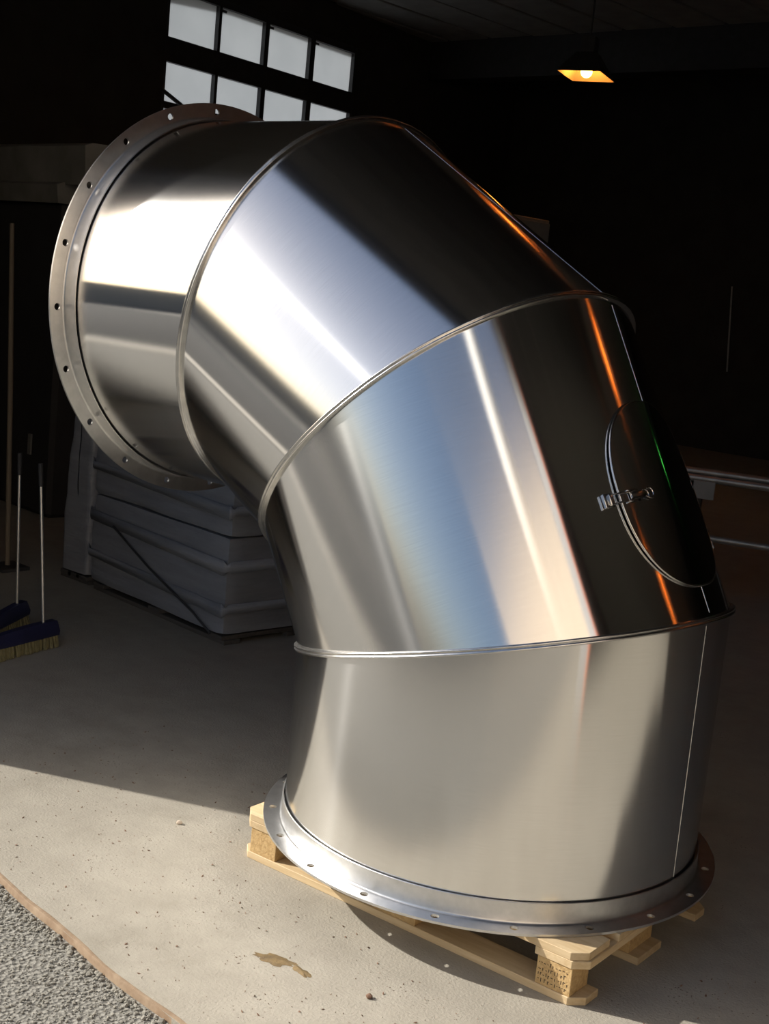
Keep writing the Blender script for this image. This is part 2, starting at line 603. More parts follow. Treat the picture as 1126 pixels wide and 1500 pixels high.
# ceiling: roof slab, sheets one by one, cross beam
CE = thing('ceiling', '', '', (0, 0, 0))
for k in ('label', 'category'):
    del CE[k]
CE['kind'] = 'structure'
bm = bmesh.new()
lo_ = [bm.verts.new((x, y, 5.06)) for x, y in ((-8.3, -1.35), (9.3, -1.35), (9.3, 13.3), (-10.35, 13.3))]
hi_ = [bm.verts.new((v.co.x, v.co.y, 5.4)) for v in lo_]
bm.faces.new(lo_[::-1])
bm.faces.new(hi_)
for i in range(4):
    bm.faces.new((lo_[i], lo_[(i + 1) % 4], hi_[(i + 1) % 4], hi_[i]))
bm_obj('roof_slab', bm, DARKSTEEL, CE)
sheet_xs = [-9.90 + 0.65 * i for i in range(0, 29)]
pm = None
for i, x in enumerate(sheet_xs):
    if pm is None:
        pm = box('ceiling_panel', (0.018, 0, 0), (0.632, 11.7, 0.05), CEIL, CE, bevel=0.006)
        o = pm
    else:
        o = pm.copy()
        COL.objects.link(o)
    o.location = (x, -1.04, CEIL_Z + 0.004 * ((i * 7) % 3))
    o.rotation_euler = (0, 0, 0.012 * (8 - i) / 8)
box('ceiling_beam', (-9.68, 0, 4.52), (9.0, 0.32, 5.05), DARKSTEEL, CE, loc=(0, 10.6, 0), rotz=0)

# unseen overhead door, added under the ceiling to darken the duct's reflections
DO = thing('doorway_1', '', '', (0, 0, 4.62))
for k in ('label', 'category'):
    del DO[k]
DO['kind'] = 'structure'
for k in range(7):
    box('added_door_panel', (DOOR_X0 - 0.1, -0.98 + 0.62 * k, 0.0), (DOOR_X1 + 0.1, -0.98 + 0.62 * k + 0.605, 0.045), DARKSTEEL, DO, bevel=0.004)
for x0, x1 in ((DOOR_X0 - 0.003, DOOR_X0 + 0.04), (DOOR_X1 - 0.04, DOOR_X1 + 0.003)):
    box('door_frame', (x0, -1.31, -4.62), (x1, -1.09, -0.17), GREYPAINT, DO)
box('frame_angle', (DOOR_X1 - 0.045, -1.088, -4.62), (DOOR_X1 + 0.003, -1.04, -0.17), PRIMER, DO)
for x in (DOOR_X0 - 0.14, DOOR_X1 + 0.11):
    box('added_door_track', (x, -1.0, -0.03), (x + 0.03, 3.7, 0.03), DARKSTEEL, DO)

# pipes on the walls far back
struct(tube('trim_2', [(-6.06, 12.94, 2.2), (-5.96, 12.94, 1.08)], 0.012, BARS))

# walls across the yard (seen mirrored in the duct), and an added stack
def far_block(name, c, size, rotz, m, h):
    bm = bmesh.new()
    add_box(bm, (-size[0] / 2, -size[1] / 2, -0.1), (size[0] / 2, size[1] / 2, h))
    o = bm_obj(name, bm, m, loc=(c[0], c[1], 0), rotz=rotz)
    return struct(o)

far_block('wall_outside_right', (14.2, -13.2), (20.0, 4.0), radians(-85), TANWALL, 10.6)
far_block('wall_outside_left', (-20, -20), (34, 4.0), radians(-52), HEDGE, 3.2)
bm = bmesh.new()
add_tube(bm, [(0, 0, 10.5), (0, 0, 27)], 0.95, 32)  # unseen white stack, added to make a bright streak on the duct
struct(bm_obj('added_stack_right', bm, WHITEWALL, loc=(13.9, -10.3, 0), smooth_angle=40))

# ---------------------------------------------------------------- the duct elbow
S = 1.266
R_BEND, L1, L2 = 0.91613 * S, 0.26677 * S, 0.24703 * S
R_PIPE, R_FL, R_COL, H_COL = 0.5 * S, 0.5495 * S, 0.6375, 0.067
BASE_Z = 0.144
duct = thing('duct_elbow', 'large shiny sheet metal duct elbow with two bolted flanges, standing on the pallet', 'duct', (0, 0, BASE_Z))

def Dv(a):
    return Vector((-sin(radians(a)), 0, cos(radians(a))))
def Ev(a):
    return Vector((cos(radians(a)), 0, sin(radians(a))))
CEN = Vector((-R_BEND, 0, L1))
KB = R_BEND / cos(radians(15))
VT = [Vector((0, 0, 0))] + [CEN + KB * Ev(a) for a in (15, 45, 75)] + [CEN + R_BEND * Ev(90) + L2 * Dv(90)]
PLN = [Dv(0), Dv(15), Dv(45), Dv(75), Dv(90)]

def cyl_point(s, th, t, r=R_PIPE):
    """point of segment s at angle th, axial fraction t between its two cut planes"""
    ax, u, Y = Dv(30 * s), Ev(30 * s), Vector((0, 1, 0))
    rad_ = u * cos(th) + Y * sin(th)
    a = rad_ * r
    s0 = -(a.dot(PLN[s])) / ax.dot(PLN[s])
    s1 = -(a.dot(PLN[s + 1])) / ax.dot(PLN[s + 1]) + (VT[s + 1] - VT[s]).dot(ax)
    return VT[s] + a + ax * (s0 + (s1 - s0) * t), rad_

def axial_point(s, th, d, r=R_PIPE):
    ax, u, Y = Dv(30 * s), Ev(30 * s), Vector((0, 1, 0))
    rad_ = u * cos(th) + Y * sin(th)
    return VT[s] + rad_ * r + ax * d, rad_

def build_segment(s):
    N, ROWN = 256, 6
    verts, normals, uvs, faces = [], [], [], []
    for side, r in ((1, R_PIPE), (-1, R_PIPE - 0.003)):
        base = len(verts)
        for j in range(ROWN + 1):
            for i in range(N + 1):
                th = 2 * pi * i / N - pi
                p, n = cyl_point(s, th, j / ROWN, r)
                verts.append(p)
                normals.append(n * side)
                uvs.append(((p - VT[s]).dot(Dv(30 * s)), i / N * 2 * pi * R_PIPE))
        for j in range(ROWN):
            for i in range(N):
                a = base + j * (N + 1) + i
                f = (a, a + 1, a + N + 2, a + N + 1)
                faces.append(f if side > 0 else f[::-1])
    M_ = (ROWN + 1) * (N + 1)
    for j, flip in ((0, True), (ROWN, False)):
        for i in range(N):
            a = j * (N + 1) + i
            f = (a, a + 1, a + 1 + M_, a + M_)
            faces.append(f[::-1] if flip else f)
    o = obj('duct_segment', verts, faces, SHEET, duct, smooth=True)
    me = o.data
    ul = me.uv_layers.new(name='UVMap')
    for l in me.loops:
        ul.data[l.index].uv = uvs[l.vertex_index]
    me.normals_split_custom_set_from_vertices([tuple(n) for n in normals])
    return o

for s in range(4):
    build_segment(s)

def build_seam(j):
    """folded standing seam round the mitre joint between segments j-1 and j"""
    N = 200
    prof = [(-0.004, -0.0085), (0.008, -0.0085), (0.0115, -0.0075), (0.0125, -0.005), (0.0115, -0.0025), (0.0085, -0.0004),
            (0.0085, 0.0004), (0.0115, 0.0025), (0.0125, 0.005), (0.0115, 0.0075), (0.008, 0.0085), (-0.004, 0.0085)]
    n = PLN[j]
    ax, u, Y = Dv(30 * (j - 1)), Ev(30 * (j - 1)), Vector((0, 1, 0))
    up = (n.cross(Y)).normalized()
    k = 1 / cos(radians(15))
    rnd = random.Random(j)
    verts, faces = [], []
    for i in range(N):
        t = 2 * pi * i / N
        c = VT[j] + up * (R_PIPE * k * cos(t)) + Y * (R_PIPE * sin(t))
        out = (up * (cos(t) / k) + Y * sin(t)).normalized()
        w = 0.0012 * sin(9 * t + j) + rnd.uniform(-.0005, .0005)
        for a, b in prof:
            verts.append(c + out * (a + (w if a > 0 else 0)) + n * b)
    m_ = len(prof)
    for i in range(N):
        for q in range(m_ - 1):
            a = i * m_ + q
            b = ((i + 1) % N) * m_ + q
            faces.append((a, a + 1, b + 1, b))
    bm = bmesh.new()
    vs_ = [bm.verts.new(v) for v in verts]
    for f in faces:
        bm.faces.new([vs_[i] for i in f])
    return bm_obj('joint_seam', bm, SEAM, duct, smooth_angle=60)

for j in (1, 2, 3):
    build_seam(j)

def build_flange(pos, quat, phase):
    """angle ring: flat leg with 20 bolt holes (real holes) and an axial leg round the pipe"""
    bm = bmesh.new()
    NH, TH = 20, 0.007
    ri, ro, rh, hr = R_COL, R_FL, 0.527 * S, 0.0115
    ka, kr = 10, 3
    for h in range(NH):
        a0 = phase + (h - 0.5) * 2 * pi / NH
        a1 = phase + (h + 0.5) * 2 * pi / NH
        am = (a0 + a1) / 2
        loop = []
        for i in range(ka):
            a = a0 + (a1 - a0) * i / ka
            loop.append((ro * cos(a), ro * sin(a)))
        for i in range(kr):
            r = ro + (ri - ro) * i / kr
            loop.append((r * cos(a1), r * sin(a1)))
        for i in range(ka):
            a = a1 + (a0 - a1) * i / ka
            loop.append((ri * cos(a), ri * sin(a)))
        for i in range(kr):
            r = ri + (ro - ri) * i / kr
            loop.append((r * cos(a0), r * sin(a0)))
        cx, cy = rh * cos(am), rh * sin(am)
        hole = []
        for (x, y) in loop:
            b = atan2(y - cy, x - cx)
            hole.append((cx + hr * cos(b) * 1.0, cy + hr * sin(b)))
        for z, flip in ((TH, False), (0.0, True)):
            L = [bm.verts.new((x, y, z)) for x, y in loop]
            Hh = [bm.verts.new((x, y, z)) for x, y in hole]
            for i in range(len(loop)):
                j = (i + 1) % len(loop)
                f = (L[i], L[j], Hh[j], Hh[i])
                bm.faces.new(f if not flip else f[::-1])
            if z > 0:
                topL, topH = L, Hh
            else:
                for i in range(len(loop)):
                    j = (i + 1) % len(loop)
                    bm.faces.new((topH[i], topH[j], Hh[j], Hh[i]))
                for i in range(ka):
                    bm.faces.new((topL[i], L[i], L[i + 1], topL[i + 1]))
    bmesh.ops.remove_doubles(bm, verts=bm.verts, dist=1e-5)
    # axial leg with root fillet, revolved
    ru = R_COL
    prof = [(ru + 0.0115, TH + 0.0002), (ru + 0.0078, TH + 0.0012), (ru + 0.0056, TH + 0.0034), (ru + 0.0047, TH + 0.007),
            (ru + 0.0042, H_COL - 0.0012), (ru + 0.0030, H_COL), (ru + 0.001, H_COL), (ru, H_COL - 0.001), (ru, 0.0)]
    N = 200
    rows = [[bm.verts.new((r * cos(2 * pi * i / N), r * sin(2 * pi * i / N), z)) for r, z in prof] for i in range(N)]
    for i in range(N):
        A, B = rows[i], rows[(i + 1) % N]
        for q in range(len(prof) - 1):
            bm.faces.new((A[q], B[q], B[q + 1], A[q + 1]))
    # packing ring that closes the gap at the heel
    rows = [[bm.verts.new((r * cos(2 * pi * i / N), r * sin(2 * pi * i / N), z)) for r, z in ((R_PIPE - 0.001, 0.035), (ru + 0.001, 0.035))] for i in range(N)]
    for i in range(N):
        A, B = rows[i], rows[(i + 1) % N]
        bm.faces.new((A[0], B[0], B[1], A[1]))
    o = bm_obj('flange', bm, FLANGE, duct, smooth_angle=35)
    o.location = pos
    o.rotation_mode = 'QUATERNION'
    o.rotation_quaternion = quat
    return o

build_flange((0, 0, 0), Matrix.Identity(3).to_quaternion(), radians(7.5))
# upper flange: local z points back along the pipe (+X), local x = +Y world, local y = +Z world
Mx = Matrix(((0, 0, 1), (1, 0, 0), (0, 1, 0)))
build_flange(VT[4], Mx.to_quaternion(), radians(94.2))

# lengthwise weld on each segment's outer back
def build_weld(s, pts, r=0.0008):
    P = []
    n = 30
    for i in range(n + 1):
        t = 0.02 + 0.96 * i / n
        p, rad_ = cyl_point(s, radians(pts[0] + (pts[1] - pts[0]) * t), t, R_PIPE + 0.0004)
        P.append(p)
    tube('weld_line', P, r, SEAM, duct, seg=6)

build_weld(0, (2.6, 0.6))
build_weld(1, (3.0, 8.6))
build_weld(2, (8.6, 4.5))

# access hatch on the outer back of the third segment
HS = 1
H_TH, H_D, H_A, H_B = 4.0, 0.197, 0.231, 0.270   # centre angle (deg), axial position, half width, half height
R_HATCH = 0.74
def hatch_pt(u, v, lift):
    th = radians(H_TH) + (u / R_PIPE)
    sag = u * u / 2 * (1 / R_PIPE - 1 / R_HATCH)
    p, _n = axial_point(HS, th, H_D + v, R_PIPE + lift + sag)
    _p, rad_ = axial_point(HS, radians(H_TH) + (u / R_HATCH), H_D + v, R_PIPE)
    return p, rad_
def build_hatch():
    N, K = 96, 12
    verts, normals, faces, uvs = [], [], [], []
    def sup(t):
        c, s_ = cos(t), sin(t)
        e = 2 / 2.35
        return (H_A * abs(c) ** e * (1 if c >= 0 else -1), H_B * abs(s_) ** e * (1 if s_ >= 0 else -1))
    for k in range(K + 1):
        for i in range(N):
            x, y = sup(2 * pi * i / N)
            f = k / K
            p, n = hatch_pt(x * f, y * f, 0.006)
            verts.append(p)
            normals.append(n)
            uvs.append((y * f, x * f))
    for k in range(K):
        for i in range(N):
            a, b = k * N + i, k * N + (i + 1) % N
            faces.append((a, a + N, b + N, b))
    o = obj('access_hatch', verts, faces, SHEET_HATCH, duct, smooth=True)
    me = o.data
    ul = me.uv_layers.new(name='UVMap')
    for l in me.loops:
        ul.data[l.index].uv = uvs[l.vertex_index]
    me.normals_split_custom_set_from_vertices([tuple(n) for n in normals])
    o['label'] = 'oval access hatch with a toggle latch'
    P = []
    for i in range(N):
        x, y = sup(2 * pi * i / N)
        P.append(hatch_pt(x, y, 0.003)[0])
    tube('hatch_rim', P, 0.0040, SEAM, o, seg=8, closed=True)
    # toggle latch across the left edge
    L = thing('latch', '', '', (0, 0, 0))
    for k in ('label', 'category'):
        del L[k]
    L.parent = o
    return o, L

hatch, _latch = build_hatch()
bpy.data.objects.remove(_latch)

def latch_bm(fn):
    bm = bmesh.new()
    fn(bm)
    for v in bm.verts:
        p, n = axial_point(HS, radians(-22.0) + v.co.x / R_PIPE, 0.200 + v.co.y, R_PIPE + 0.0075 + v.co.z * 0.7)
        v.co = p
    return bm
def _catch(bm):
    add_box(bm, (0.0, -0.019, -0.006), (0.034, 0.019, 0.0025), 0.001)
    add_box(bm, (0.016, -0.016, 0.002), (0.024, 0.016, 0.014), 0.002)
    add_box(bm, (0.0, -0.019, 0.0), (0.004, 0.019, 0.010), 0.001)
def _bail(bm):
    add_tube(bm, [(0.020, -0.013, 0.012), (0.055, -0.012, 0.014), (0.085, -0.012, 0.012), (0.092, -0.006, 0.012), (0.092, 0.006, 0.012), (0.085, 0.012, 0.012), (0.055, 0.012, 0.014), (0.020, 0.013, 0.012)], 0.0024, 6, closed=True)
def _plate(bm):
    add_box(bm, (0.062, -0.018, -0.002), (0.128, 0.018, 0.003), 0.001)
    add_box(bm, (0.078, -0.017, 0.003), (0.106, -0.0135, 0.020), 0.001)
    add_box(bm, (0.078, 0.0135, 0.003), (0.106, 0.017, 0.020), 0.001)
    for x, y in ((0.070, 0.0), (0.120, 0.0)):
        add_tube(bm, [(x, y, 0.002), (x, y, 0.006)], 0.0045, 8)
def _lever(bm):
    add_box(bm, (0.088, -0.010, 0.008), (0.150, 0.010, 0.0115), 0.001)
    pts = [(0.166 + 0.013 * cos(a), 0.015 * sin(a), 0.011) for a in [radians(-125 + 25 * k) for k in range(11)]]
    add_tube(bm, pts, 0.0026, 6)
    add_tube(bm, [(0.150, -0.009, 0.010), (0.158, -0.012, 0.011)], 0.0024, 6)
for nm, fn in (('latch_catch', _catch), ('latch_bail', _bail), ('latch_plate', _plate), ('latch_lever', _lever)):
    bm_obj(nm, latch_bm(fn), SEAM, hatch, smooth_angle=40)
# small raised strips added to imitate bright dashes of light on the far rim
for dv, hl in ((0.105, 0.012), (0.03, 0.014), (-0.115, 0.006), (-0.155, 0.014)):
    bm = bmesh.new()
    add_box(bm, (0.0, -hl, -0.003), (0.012, hl, 0.003), 0.001)
    for v in bm.verts:
        p, n = hatch_pt(0.219 + v.co.x, dv + v.co.y, 0.004 + v.co.z)
        v.co = p
    bm_obj('rim_glint', bm, SEAM, hatch, smooth_angle=40)

# ---------------------------------------------------------------- pallets
def board_bm(x0, x1, y0, y1, z0, z1, chamfer=None, cut=0.035):
    """board with optional clipped corners: chamfer = set of (sx, sy)"""
    bm = bmesh.new()
    pts = []
    for sx, sy in ((-1, -1), (1, -1), (1, 1), (-1, 1)):
        x = x0 if sx < 0 else x1
        y = y0 if sy < 0 else y1
        if chamfer and (sx, sy) in chamfer:
            a = (x, y - sy * cut)
            b = (x - sx * cut, y)
            pts += [a, b] if (sx, sy) in ((-1, -1), (1, 1)) else [b, a]
        else:
            pts.append((x, y))
    lo = [bm.verts.new((x, y, z0)) for x, y in pts]
    hi = [bm.verts.new((x, y, z1)) for x, y in pts]
    n = len(pts)
    bm.faces.new(lo[::-1])
    bm.faces.new(hi)
    for i in range(n):
        bm.faces.new((lo[i], lo[(i + 1) % n], hi[(i + 1) % n], hi[i]))
    bmesh.ops.bevel(bm, geom=list(bm.edges), offset=0.0015, segments=1, affect='EDGES')
    return bm

def make_pallet(label, loc, rotz, woods, group=None):
    wl, wc, wb = woods
    p = thing('wooden_pallet', label, 'pallet', loc, rotz, group)
    L_, W_ = 1.2, 0.8
    ys = [0.05, 0.4, 0.75]
    for k, (y, w) in enumerate(zip(ys, (0.10, 0.145, 0.10))):
        ch = {(-1, -1), (1, -1)} if k == 0 else ({(-1, 1), (1, 1)} if k == 2 else None)
        bm_obj('bottom_board', board_bm(0, L_, y - w / 2, y + w / 2, 0, 0.022, ch), wl, p)
        for x in (0.0725, 0.6, 1.1275):
            bw = 0.0725 if x == 0.6 else 0.052
            bx_ = x + (0 if x == 0.6 else (0.020 if x < 0.6 else -0.012))
            bm_obj('block', board_bm(bx_ - bw, bx_ + bw, y - w / 2 + 0.003, y + w / 2 - 0.003, 0.022, 0.100), wb, p)
    for k, x in enumerate((0.0725, 0.6, 1.1275)):
        ch = {(-1, -1), (-1, 1)} if k == 0 else ({(1, -1), (1, 1)} if k == 2 else None)
        bm_obj('cross_board', board_bm(x - 0.0725, x + 0.0725, 0, W_, 0.100, 0.122, ch), wc, p)
    y = 0.0
    ws = (0.145, 0.10, 0.145, 0.10, 0.145)
    gap = (W_ - sum(ws)) / 4
    for k, w in enumerate(ws):
        ch = {(-1, -1), (1, -1)} if k == 0 else ({(-1, 1), (1, 1)} if k == 4 else None)
        j = 0.006 * ((k * 5) % 3 - 1)
        bm_obj('deck_board', board_bm(0 + max(j, 0), L_ + min(j, 0), y, y + w, 0.122, 0.1435, ch), wl, p)
        y += w + gap
    return p

pallet = make_pallet('pale new wooden pallet under the shiny duct elbow', (-0.533, -0.540, 0), radians(4.0), (PINE, PINE_CROSS, CHIP))
# worn ink stamp rows on the end and middle blocks (too blurred to read)
def stamp(x0, x1, y, z0, z1, rows, seed):
    rnd = random.Random(seed)
    bm = bmesh.new()
    rh = (z1 - z0) / rows
    for r in range(rows):
        x = x0
        while x < x1 - 0.004:
            w = rnd.uniform(0.003, 0.009)
            h = rh * rnd.uniform(0.35, 0.7)
            z = z0 + r * rh + rnd.uniform(0, rh * 0.2)
            if rnd.random() < 0.6:
                add_box(bm, (x, y - 0.0006, z), (x + 0.0022, y, z + h))
                if rnd.random() < 0.6:
                    add_box(bm, (x, y - 0.0006, z + h - 0.002), (x + w * 0.8, y, z + h))
            else:
                add_box(bm, (x, y - 0.0006, z + h * 0.4), (x + w * 0.8, y, z + h * 0.4 + 0.002))
            x += w + 0.003
    return bm_obj('block_stamp', bm, BLACKINK, pallet)
stamp(1.070, 1.160, 0.0032, 0.030, 0.092, 4, 5)
stamp(0.55, 0.60, 0.0032, 0.04, 0.085, 2, 9)

# ---------------------------------------------------------------- wrapped bales on their own pallets
def rounded_block(name, lx, ly, lz, r, m, parent, seed, amp=0.012):
    bm = bmesh.new()
    nx, ny, nz = 22, 22, 20
    rnd = random.Random(seed)
    ph = [rnd.uniform(0, 6.28) for _ in range(8)]
    bmesh.ops.create_cube(bm, size=1)
    bmesh.ops.subdivide_edges(bm, edges=list(bm.edges), cuts=20, use_grid_fill=True)
    for v in bm.verts:
        p = Vector((v.co.x * lx, v.co.y * ly, v.co.z * lz))
        q = Vector((max(-lx / 2 + r, min(lx / 2 - r, p.x)), max(-ly / 2 + r, min(ly / 2 - r, p.y)), max(-lz / 2 + r * .6, min(lz / 2 - r * .6, p.z))))
        d = p - q
        if d.length > 1e-6:
            d = d.normalized() * min(d.length, r)
            n = d.normalized()
        else:
            n = Vector((0, 0, 0))
        p = q + d
        zz = p.z / lz
        a = amp * (sin(zz * 23 + p.x * 2.0 + p.y * 1.5 + ph[0]) * 0.5 + sin(zz * 41 - p.x * 3 + ph[1]) * 0.3 + sin(p.x * 9 + p.y * 7 + zz * 6 + ph[2]) * 0.4)
        p += n * a + Vector((n.x, n.y, 0)) * (0.012 * cos(zz * pi) if abs(n.z) < .5 else 0)
        v.co = p + Vector((0, 0, lz / 2))
    return bm_obj(name, bm, m, parent, smooth_angle=60)

def make_bale(label, loc, rotz, size, seed, strap=False, lean=0.0, bands=True):
    t = thing('wrapped_bale', label, 'bale', loc, rotz, 'film wrapped bales')
    lx, ly, lz = size
    body = rounded_block('bale_body', lx, ly, lz, 0.028, FILM, t, seed, 0.005)
    if lean:
        for v in body.data.vertices:
            if v.co.x < 0:
                v.co.x += lean * max(0.0, v.co.z / lz) ** 2.2
    # bands of overlapping film proud of the wrap
    rnd = random.Random(seed + 40)
    for k, zf in enumerate((0.30, 0.74) if bands else ()):
        z = lz * zf
        w = 0.05
        c = 0.03
        hx, hy = lx / 2 + 0.0215, ly / 2 + 0.0215
        pts = []
        for (sx, sy, a0) in ((1, 1, 0), (-1, 1, 90), (-1, -1, 180), (1, -1, 270)):
            for q in range(5):
                a = radians(a0 + 90 * q / 4)
                pts.append((sx * (hx - c) + c * cos(a), sy * (hy - c) + c * sin(a)))
        bm = bmesh.new()
        lo = [bm.verts.new((x, y, z - w / 2 + 0.012 * sin(i * 1.1 + k) - 0.03 * x)) for i, (x, y) in enumerate(pts)]
        hi = [bm.verts.new((x, y, z + w / 2 + 0.010 * sin(i * 1.7 + k) - 0.03 * x)) for i, (x, y) in enumerate(pts)]
        n = len(pts)
        for i in range(n):
            bm.faces.new((lo[i], lo[(i + 1) % n], hi[(i + 1) % n], hi[i]))
        o = bm_obj('film_band', bm, FILM, t, smooth_angle=40)
        sm = o.modifiers.new('thickness', 'SOLIDIFY')
        sm.thickness = 0.004
    if strap:
        hy = -ly / 2 - 0.028
        tube('strap', [(-lx * 0.30, hy, lz * 0.72), (0.0, hy - 0.004, lz * 0.42), (lx * 0.33, hy - 0.003, lz * 0.14), (lx * 0.45, hy, 0.0)], 0.006, DARKSTEEL, t, seg=6)
    return t

ang = radians(-4.8)
# front pile: near corner at (-2.24, 0.88)
def corner(cx, cy, lx, ly, a):
    return (cx - lx / 2 * cos(a) - ly / 2 * sin(a), cy - lx / 2 * sin(a) + ly / 2 * cos(a))
c = corner(-2.262, 0.902, 1.20, 0.92, ang)
def make_skid(label, loc, rotz, lx, ly):
    t = thing('wooden_skid', label, 'skid', loc, rotz)
    n = 3
    for k in range(n):
        y = -ly / 2 + 0.06 + (ly - 0.12) * k / (n - 1)
        box('skid_board', (-lx / 2, y - 0.05, 0), (lx / 2, y + 0.05, 0.022), OLDWOOD, t, bevel=0.002)
    for k in range(n):
        x = -lx / 2 + 0.06 + (lx - 0.12) * k / (n - 1)
        box('skid_crossboard', (x - 0.05, -ly / 2, 0.022), (x + 0.05, ly / 2, 0.044), OLDWOOD, t, bevel=0.002)
    return t
make_skid('low dark wooden skid under the two front wrapped bales', (c[0], c[1], 0), ang, 1.18, 0.90)
make_bale('lower wrapped bale of the front pile, crossed by a slanting dark strap', (c[0], c[1], 0.054), ang, (1.20, 0.92, 0.472), 1, True)
make_bale('upper wrapped bale of the front pile, just below the upper flange', (c[0], c[1], 0.532), ang + 0.008, (1.20, 0.92, 0.46), 2)
make_skid('low dark wooden skid under the narrow upright wrapped bale', (-3.645, 1.46, 0), 0.0, 0.27, 0.86)
make_bale('narrow upright wrapped bale standing left of the front pile', (-3.645, 1.46, 0.052), 0.0, (0.24, 0.86, 1.10), 3, lean=0.09, bands=False)

# ---------------------------------------------------------------- tall covered stack at the left
tall = thing('covered_stack', 'tall dark covered stack with pale folded sheets along its top, left of upper flange', 'stack', (-5.62, 2.40, 0), radians(-4))
box('stack_body', (-1.6, -0.5, 0.0), (0.52, 0.6, 2.10), DARKSHEET, tall, bevel=0.03)
def fold(z0, z1, dx, dy):
    bm = bmesh.new()
    n = 16
    pts = [(-1.66 + (0.78 + dx + 1.66) * i / n) for i in range(n + 1)]
    rows = []
    for i, x in enumerate(pts):
        w = 0.012 * sin(i * 1.3 + z0 * 7)
        rows.append([bm.verts.new((x, y, z)) for y, z in ((-0.53 - dy + w, z0), (-0.545 - dy + w, z1 - 0.02), (-0.50 - dy, z1), (0.62, z1 + 0.01), (0.64, z0))])
    for A, B in zip(rows, rows[1:]):
        for q in range(4):
            bm.faces.new((A[q], B[q], B[q + 1], A[q + 1]))
    bm.faces.new(rows[0])
    bm.faces.new(rows[-1][::-1])
    return bm_obj('folded_sheet', bm, PALESHEET, tall, smooth_angle=40)
fold(2.08, 2.215, -0.22, 0.03)
fold(2.20, 2.46, 0.05, 0.0)
box('stack_tag', (0.24, -0.515, 0.40), (0.275, -0.502, 0.54), PALESHEET, tall)

# leaning pole
pole = thing('pole_stand', 'thin worn brown pole standing upright on a small foot at the far left', 'pole', (-4.03, 0.86, 0))
tube('pole', [(0, 0, 0.02), (-0.12, 0.04, 1.0), (-0.26, 0.09, 1.90)], [0.015, 0.015, 0.013], POLEM, pole, seg=12)
box('foot', (-0.09, -0.09, 0.0), (0.09, 0.09, 0.02), DARKSTEEL, pole, bevel=0.004)

# ---------------------------------------------------------------- two push brooms
def make_broom(label, loc, rotz, lean):
    t = thing('push_broom', label, 'broom', loc, rotz, 'push brooms')
    bm = bmesh.new()
    n = 12
    for i in range(1):
        pass
    secs = []
    for i in range(n + 1):
        x = -0.07 + 0.50 * i / n
        k = 1 - 0.6 * (abs(x - 0.02) / 0.42) ** 2
        secs.append([bm.verts.new((x, y * (0.6 + 0.4 * k), z)) for y, z in ((-0.035, 0.055), (0.035, 0.055), (0.038, 0.075), (0.018, 0.075 + 0.045 * k), (-0.018, 0.075 + 0.045 * k), (-0.038, 0.075))])
    for A, B in zip(secs, secs[1:]):
        for q in range(6):
            bm.faces.new((A[q], B[q], B[(q + 1) % 6], A[(q + 1) % 6]))
    bm.faces.new(secs[0])
    bm.faces.new(secs[-1])
    bm_obj('broom_head', bm, BLUE, t, smooth_angle=35)
    bm = bmesh.new()
    rnd = random.Random(4)
    for i in range(26):
        for j in range(4):
            x = -0.06 + 0.48 * i / 25
            y = -0.026 + 0.0173 * j
            add_tube(bm, [(x, y, 0.06), (x + rnd.uniform(-.008, .008), y * 1.3 + rnd.uniform(-.008, .008), 0.002)], [0.006, 0.009], 5)
    o = bm_obj('bristles', bm, BRISTLE, t)
    top = Vector((lean[0], lean[1], 0.84))
    base = Vector((0, 0, 0.10))
    m_ = base + (top - base) * 0.86
    tube('handle', [base, m_], 0.0075, ROD, t)
    tube('grip', [m_, top], 0.011, DARKSHEET, t)
    return t

make_broom('navy push broom nearer the wrapped bales, bright thin handle', (-2.655, 0.17, 0), radians(-78), (0.01, -0.06))
make_broom('second navy push broom, further back by the standing pole', (-2.985, 0.245, 0), radians(-58), (0.01, -0.02))

# ---------------------------------------------------------------- steel rack with long bars at the right
rack = thing('steel_rack', 'dark two tier steel rack holding long bars, right of the duct', 'rack', (-1.57, 4.0, -0.04), radians(20))
def rack_part(name, lo, hi):
    return box(name, lo, hi, DARKSTEEL, rack, bevel=0.004)
for x in (-0.05, 2.2):
    for y in (0.0, 0.55):
        rack_part('upright', (x, y, 0.04), (x + 0.06, y + 0.06, 0.80))
    rack_part('bracket', (x, 0.0, 0.76), (x + 0.06, 0.6, 0.82))
    rack_part('bracket', (x, 0.0, 0.40), (x + 0.06, 0.6, 0.46))
box('bracket_plate', (0.02, -0.012, 0.72), (0.15, 0.0, 0.83), GREYPAINT, rack, bevel=0.003)
zr = [(0.02, 0.842, 0.022), (0.072, 0.84, 0.020), (0.118, 0.842, 0.022), (0.045, 0.880, 0.018), (0.095, 0.880, 0.018)]
names = ['front lower', 'second lower', 'third lower', 'front upper', 'rear upper']
for k, (y, z, r) in enumerate(zr):
    b = tube('steel_bar', [(-0.5, 0, 0), (2.9 - 0.15 * k, 0, 0)], r, BARS, seg=12)
    b.location = Vector((-1.57, 4.0, -0.042)) + Vector((-y * sin(radians(20)), y * cos(radians(20)), z))
    b.rotation_euler = (0, 0, radians(20))
    tag(b, names[k] + ' long steel bar on the top tier of the rack', 'bar', 'long bars on the rack top')
for k, (y, z, r) in enumerate([(0.03, 0.482, 0.022), (0.09, 0.478, 0.018)]):
    b = tube('steel_bar', [(-0.4, 0, 0), (2.4 + 0.3 * k, 0, 0)], r, BARS, seg=12)
    b.location = Vector((-1.57, 4.0, -0.042)) + Vector((-y * sin(radians(20)), y * cos(radians(20)), z))
    b.rotation_euler = (0, 0, radians(20))
    tag(b, ('front' if k == 0 else 'rear') + ' long steel bar on the lower tier of the rack', 'bar', 'long bars on the lower tier')

